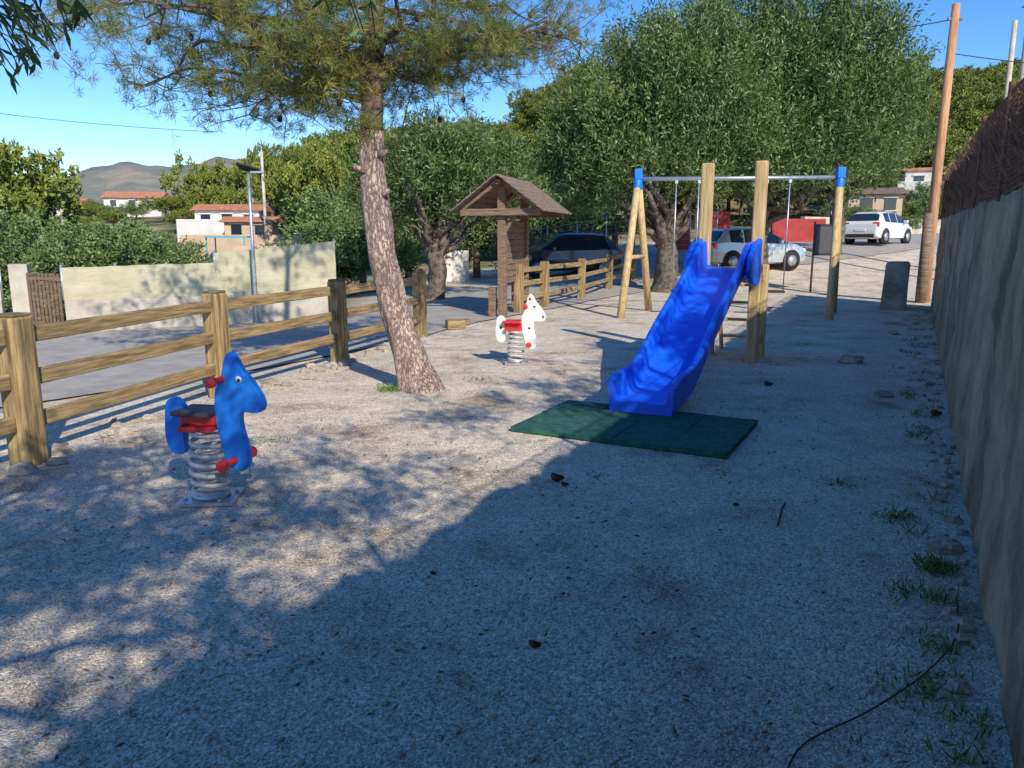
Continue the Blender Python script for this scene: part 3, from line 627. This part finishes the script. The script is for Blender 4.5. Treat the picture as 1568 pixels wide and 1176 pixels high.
# ------------------------------------------------------------ garden wall, gate
gw=empty('garden_wall'); mb=MB(); mn=MB(); mpst=MB()
def wallseg(p,q,zb0,zt0,zt1,nseg=6):
    p=Vector((*p,0));q=Vector((*q,0)); d=(q-p).normalized(); nrm=Vector((-d.y,d.x,0))
    mb.beam(p+Vector((0,0,zb0/2-.1)),q+Vector((0,0,zb0/2-.1)),.2,zb0+.2)
    vs=[];fs=[];m=40
    for i in range(m+1):
        t=i/m; b_=p.lerp(q,t)-nrm*(.07+.02*mnoise.noise(Vector((t*14,0,0)))); 
        for k in range(5):
            z=zb0+.003+((zt0+(zt1-zt0)*t)+.02*mnoise.noise(Vector((t*7,3,0)))-zb0)*k/4; o_=.03*mnoise.noise(Vector((t*20,k*.8,2)))
            vs.append((b_.x-nrm.x*o_,b_.y-nrm.y*o_,z))
    for i in range(m):
        for k in range(4): fs.append((i*5+k,(i+1)*5+k,(i+1)*5+k+1,i*5+k+1))
    mn.add(vs,fs,0,True)
    for i in range(nseg+1):
        c=p.lerp(q,i/nseg); mpst.tube([(c.x,c.y,zb0),(c.x,c.y,zt0+(zt1-zt0)*i/nseg+.05)],.025,8)
wallseg((-7.9,13.6),(-5.7,14.9),.58,1.15,1.2,3); wallseg((-5.7,14.9),(-3.7,16.2),.62,1.38,1.6,3)
wallseg((-13,12.6),(-9.25,14.0),.55,1.1,1.1,4)
mb.box((-8.95,14.1,.55),(.3,.3,1.3),.4,0)
mb.obj('wall_base',[M_gwall],gw,.01); mn.obj('netting',[M_net],gw); mpst.obj('net_posts',[M_galv],gw)
mb=MB(); 
for i in range(9): 
    p=Vector((-8.75,14.0)).lerp(Vector((-8.0,13.65)),i/8); mb.box((p.x,p.y,.55),(.05,.02,1.0),-.4)
for z in (.15,.95): mb.beam((-8.8,14.03,z),(-7.95,13.62,z),.03,.05)
mb.obj('metal_gate',[M_dark])

# ------------------------------------------------------------ street lamp (solar)
st=empty('street_lamp'); mb=MB(); x,y=-4.95,14.9
mb.tube([(x,y,0),(x,y,.3),(x,y,1.5),(x,y,2.85)],[.055,.045,.034,.028],12); mb.box((x,y,.03),(.2,.2,.03)); mb.tube([(x,y,2.82),(x+.2,y-.05,2.86)],.02,8)
mb.obj('pole',[M_galv],st)
mb=MB(); M_=Matrix.Rotation(.25,3,'Y')@Matrix.Rotation(-.3,3,'X'); mb.box((x+.02,y,2.94),(.42,.3,.03),0,0,M_); mb.box((x+.2,y-.05,2.87),(.26,.12,.04),0,1); mb.obj('panel_and_lamp',[M_black,M_galv],st,.006)

# ------------------------------------------------------------ sign, utility pole, wires
sg=empty('notice_sign'); mb=MB(); x,y=9.55,24; h=H(x,y)
for o_ in (-.28,.28): mb.tube([(x+o_,y,h-.1),(x+o_,y,h+2.15)],.035,8)
mb.obj('posts',[M_dark],sg); mb=MB(); mb.box((x,y-.05,h+1.6),(.62,.04,.95)); mb.box((x,y-.075,h+1.6),(.5,.006,.8),0,1); mb.obj('board',[M_black,M_seat],sg,.005)
up=empty('utility_pole'); mb=MB(); mb.tube([(10.9,20.4,-.1),(10.92,20.4,3.5),(10.98,20.4,7.35)],[.135,.12,.095],14); mb.obj('pole',[M_pole],up)
mb=MB(); mb.tube([(10.7,20.2,-.1),(10.72,20.22,2.3)],[.13,.12],12); mb.box((10.98,20.4,7.0),(.36,.06,.06)); mb.obj('fittings',[M_dark],up)
def wire(name,p,q,sag,r=.012):
    mb=MB(); p=Vector(p);q=Vector(q); mb.tube([p.lerp(q,i/20)-Vector((0,0,sag*4*(i/20)*(1-i/20))) for i in range(21)],r,5); mb.obj(name,[M_black])
wire('power_line',(10.98,20.4,7.0),(-6,60,14),.8); wire('power_line',(10.98,20.4,6.2),(24,23,6.4),.3); wire('power_line',(-60,62,14.6),(-22,60,9.5),.8,.02)
for i,(x,y,hh) in enumerate([(15.6,25.5,8.3),(17,27,8.9)]):
    mb=MB(); mb.tube([(x,y,0),(x,y,hh)],[.11,.07+.05*i],10); mb.obj('concrete_pole',[M_gwall])
mb=MB(); mb.tube([(-15.7,50,0),(-15.7,50,7)],[.12,.09],8); mb.obj('concrete_pole',[M_gwall])
mb=MB(); mb.tube([(-24,42,0),(-24,42,5.3)],[.1,.08],8); mb.obj('concrete_pole',[M_gwall])
cf=empty('chain_link_fence'); mb=MB()
for i in range(8):
    x=.2+i*1.25; y=31.8+i*.35; z=H(x,y); mb.tube([(x,y,z),(x,y,z+1.9)],.03,6)
    if i<7:
        for k in range(7): mb.tube([(x,y,z+.3+k*.25),(x+1.25,y+.35,H(x+1.25,y+.35)+.3+k*.25)],.006,4)
mb.obj('posts_and_wires',[M_galv],cf)

# ------------------------------------------------------------ houses
def house(name,x,y,z,wd,dp,hh,rz,mw,mr_,roof='gable',rh=1.2,wins=3,terr=False):
    e=empty(name); R=Matrix.Rotation(rz,3,'Z'); O_=Vector((x,y,z)); T=lambda a,b_,c:O_+R@Vector((a,b_,c))
    mb=MB(); mb.box(T(0,0,hh/2-1),(wd,dp,hh+2),rz); 
    if terr: mb.box(T(0,-dp/2-1,-.1),(wd*1.3,2,1.9),rz)
    mb.obj('walls',[mw],e,.03)
    mb=MB()
    if roof=='gable':
        a,b_=wd/2+.3,dp/2+.3
        mb.add([T(-a,-b_,hh),T(a,-b_,hh),T(a,b_,hh),T(-a,b_,hh),T(-a,0,hh+rh),T(a,0,hh+rh)],[(0,1,5,4),(2,3,4,5),(0,4,3),(1,2,5),(0,3,2,1)])
    else: mb.box(T(0,0,hh+.10),(wd+.3,dp+.3,.2),rz)
    mb.obj('roof',[mr_],e)
    mb=MB(); mf=MB()
    for i in range(wins):
        a=-wd/2+wd*(i+.5)/wins; big=(i==wins//2); w_,h_=(.7,min(1.5,hh*.8)) if big else (.65,.7); zc=h_/2+.05 if big else hh*.58
        mb.box(T(a,-dp/2-.01,zc),(w_,.06,h_),rz); mf.box(T(a,-dp/2-.03,zc+h_/2+.06),(w_+.2,.12,.08),rz); mf.box(T(a,-dp/2-.04,zc-h_/2-.05),(w_+.2,.14,.07),rz)
    mb.obj('windows',[M_glass],e); mf.obj('window_trim',[M_hw],e)
house('white_house',-46.5,98,5.0,6.4,5,1.5,.2,M_hw,M_rr,'gable',.9,3)
house('white_house',-20.2,57,2.1,4.4,3.5,1.5,.1,M_hw,M_rr,'gable',.5,3,True)
house('ochre_house',-17.2,52,1.5,3.0,3,1.2,.15,M_ho,M_rr,'gable',.4,2)
house('white_house',-64,112,4.9,7,5,1.6,.1,M_hw,M_rr,'gable',.8,3)
house('ochre_house',22.2,50,2.9,4.0,4,1.4,-.3,M_ho,M_dark,'gable',.5,3)
house('white_house',30.6,58,4.7,3.6,4,1.7,-.4,M_hw,M_rr,'flat',0,2,True)
mb=MB(); mb.box((-17,50,1.0),(8,.25,1.8),.15); mb.box((-18,46,.5),(6,.25,1.3),.1); mb.box((-13.5,43,.5),(5,.3,1.5),.2); mb.obj('terrace_wall',[M_ho],None,.02)
mb=MB(); mb.box((-15.9,44,1.75),(2.3,1.5,.08),.1)
for a in (-1.05,1.05):
    for c in (-.65,.65): mb.tube([(-15.9+a,44+c,.1),(-15.9+a,44+c,1.75)],.04,6)
mb.obj('garden_awning',[M_tq])
mb=MB(); 
mb.box((14.6,40,H(14.6,40)+.5),(2.9,.2,1.3),.15); mb.box((9.2,35.5,H(9.2,35.5)+.9),(1.4,.2,1.4),.3); mb.box((7.4,34.5,H(7.4,34.5)+.7),(.8,.3,1.9),.3); mb.obj('red_wall',[M_redwall],None,.02)
mb=MB(); mb.box((-2.2,30.5,.6),(1.0,.15,1.2),.1); mb.obj('white_gate',[M_hw],None,.01)
mb=MB(); mb.box((22,47,H(22,47)+.4),(14,.3,1.2),.55); mb.obj('roadside_wall',[M_gwall],None,.02)

# ------------------------------------------------------------ cars
def car(name,x,y,ang,paint,Lc=4.2,Wc=1.78,Hc=1.5):
    e=empty(name); R=Matrix.Rotation(ang,3,'Z'); z0=H(x,y)+.03; O_=Vector((x,y,z0)); T=lambda a,b_,c:O_+R@Vector((a,b_,c))
    st=[(-.5,.62,.55,.80,.78,.35),(-.492,.88,.80,.88,.80,.28),(-.475,.98,.92,.93,.80,.24),(-.465,1.02,.95,.95,.80,.22),(-.38,.93*Hc,.99,.98,.68,.2),(-.33,.975*Hc,.98,.99,.70,.2),(-.2,Hc,.96,1,.72,.2),(-.185,Hc,.96,1,.72,.2),(.00,Hc,.95,1,.72,.2),(.012,Hc-.005,.95,1,.72,.2),(.08,Hc-.05,.94,1,.70,.2),(.27,1.0,.93,.99,.74,.2),(.36,.93,.86,.97,.74,.2),(.45,.82,.74,.91,.72,.22),(.485,.70,.60,.84,.70,.26),(.5,.5,.45,.78,.66,.32)]
    w_=Wc/2; mb=MB(); vs=[]
    for f,zt_,zb_,hw,rw,bt in st:
        X=f*Lc
        half=[(w_*hw*.8,bt),(w_*hw*.97,bt+.06),(w_*hw,bt+(zb_-bt)*.55),(w_*hw*.96,zb_),(w_*(rw+.05) if zt_-zb_>.2 else w_*hw*.9,zt_-.06*(zt_-zb_>.2)-.0),(w_*rw*.8,zt_)]
        row=[(X,-a,c) for a,c in half]+[(X,a,c) for a,c in reversed(half)]
        vs+= [T(*q) for q in row]
    n=12
    for i in range(len(st)-1):
        for k in range(n):
            mi=0; pillar=i in (6,8)
            tall=st[i][1]-st[i][2]>.2; tall2=st[i+1][1]-st[i+1][2]>.2
            if k in (3,7) and (tall and tall2) and not pillar and i not in(4,): mi=1
            if k in (3,7) and i==10: mi=1
            if k in (4,5,6) and (i in (3,10)): mi=1
            mb.add([vs[i*n+k],vs[i*n+(k+1)%n],vs[(i+1)*n+(k+1)%n],vs[(i+1)*n+k]],[(0,1,2,3)],mi,False)
    mb.add(vs[:n],[tuple(range(n))]); mb.add(vs[-n:],[tuple(range(n))])
    ob=mb.obj('body',[paint,M_glass],e); bm=bmesh.new(); bm.from_mesh(ob.data); bmesh.ops.remove_doubles(bm,verts=bm.verts,dist=.001); bmesh.ops.recalc_face_normals(bm,faces=bm.faces); bm.to_mesh(ob.data); bm.free()
    md=ob.modifiers.new('bevel','BEVEL'); md.width=.025; md.segments=2; md.limit_method='ANGLE'; md.angle_limit=math.radians(18)
    mb=MB(); mh=MB()
    for a in (-.31,.31):
        for s_ in (-1,1):
            mb.tube([T(a*Lc,s_*(w_-.2),.33),T(a*Lc,s_*(w_+.005),.33)],.38,20,1); mb.tube([T(a*Lc,s_*(w_-.2),.31),T(a*Lc,s_*(w_+.02),.31)],.32,20,0); mh.tube([T(a*Lc,s_*(w_),.31),T(a*Lc,s_*(w_+.03),.31)],.2,10,0)
    mb.obj('wheels',[M_black,M_black],e); mh.obj('hubcaps',[M_galv],e)
    mb=MB()
    for s_ in (-1,1):
        mb.box(T(-.478*Lc,s_*w_*.78,.86),(.10,.26,.2),ang,0); mb.box(T(.465*Lc,s_*w_*.68,.70),(.14,.34,.13),ang,1); mb.box(T(.17*Lc,s_*(w_+.08),1.02),(.12,.18,.12),ang,2)
    mb.box(T(-.503*Lc,0,.62),(.02,.5,.12),ang,1); mb.box(T(-.5*Lc,0,.36),(.08,1.3,.16),ang,3); mb.box(T(.497*Lc,0,.42),(.05,1.1,.16),ang,3)
    mb.obj('lights_and_trim',[M_red,M_white,paint,M_black],e,.02)
P_w=mat('car_paint_white',(.72,.72,.72),rough=.3,spec=.5,coat=.6); P_d=mat('car_paint_dark',(.035,.014,.018),rough=.25,spec=.6,coat=.8); P_s=mat('car_paint_silver',(.5,.52,.55),rough=.3,spec=.5,coat=.6,metal=.3)
car('parked_car',17.4,37.2,math.radians(42),P_w,3.95,1.75,1.46)
car('parked_car',1.9,30.0,math.radians(-160),P_d,4.4,1.85,1.6)
car('parked_car',8.9,29.4,math.radians(20),P_s)

# ------------------------------------------------------------ small things on the ground
mb=MB()
for x,y,r in ((.29,5.1,.04),(.083,2.9,.022),(.35,5.0,.02),(1.4,4.6,.015),(1.0,2.0,.016),(-.4,3.6,.012),(4.0,7.1,.04),(2.9,8.6,.04)):
    for k in range(5):
        rr_=r*(1-.15*k); mb.tube([(x+k*r*.35,y,r*.7),(x+k*r*.35+r*.22,y+.005,r*.75)],[rr_,rr_*.75],9)
mb.obj('pine_cones',[M_cone])
mb=MB(); mb.tube(catmull([(.75,1.9,.012),(.93,2.24,.012),(1.26,2.45,.014),(1.57,2.68,.012),(1.85,2.95,.02),(2.05,3.3,.03)],5),.0035,6); mb.tube([(1.55,4.25,.01),(1.66,4.5,.02),(1.72,4.62,.01)],.006,5); mb.obj('dry_twig',[M_cone])
P=[];D=[];LL=[]
def weeds(x,y,r,n,l): 
    for i in range(n):
        a=random.uniform(0,6.28); q=random.random()*r; P.append((x+q*math.cos(a),y+q*math.sin(a),0)); D.append((random.gauss(0,.6),random.gauss(0,.6),.8)); LL.append(l*random.uniform(.5,1.2))
for x,y,r,n,l in ((2.3,4.36,.14,120,.06),(2.15,3.65,.10,220,.09),(1.5,2.57,.18,120,.05),(-1.33,8.35,.18,220,.09),(2.25,5.05,.12,70,.04),(-2.0,6.2,.2,60,.03),(1.75,2.9,.15,90,.05),(-.1,5.3,.12,30,.03),(.6,5.2,.1,30,.04),(-.4,9.0,.2,60,.05)): weeds(x,y,r,n,l)
for i in range(60):
    y=random.uniform(2,16); weeds(WX(y)-random.uniform(.05,.35)-.03*y*random.random(),y,.1,20,.04+.05*random.random())
V,F,v=leafgeo(np.array(P),np.array(D),np.array(LL),.008,rng.uniform(0,1,len(P))); npmesh('weeds',V,F,v,M_grass)
mb=MB()
for i in range(80):
    y=random.uniform(2,18); x=WX(y)-abs(random.gauss(0,.12))-.03; mb.sphere((x,y,.01),random.uniform(.012,.045),0,6,(1.2,1,.7),.6)
for x,y,r in ((3.95,8.0,.08),(4.6,10.3,.12),(2.33,3.9,.07)): mb.sphere((x,y,.02),r,0,8,(1.3,1,.6),.6)
mb.obj('fallen_stones',[M_stone])
print("objects",len(bpy.data.objects))
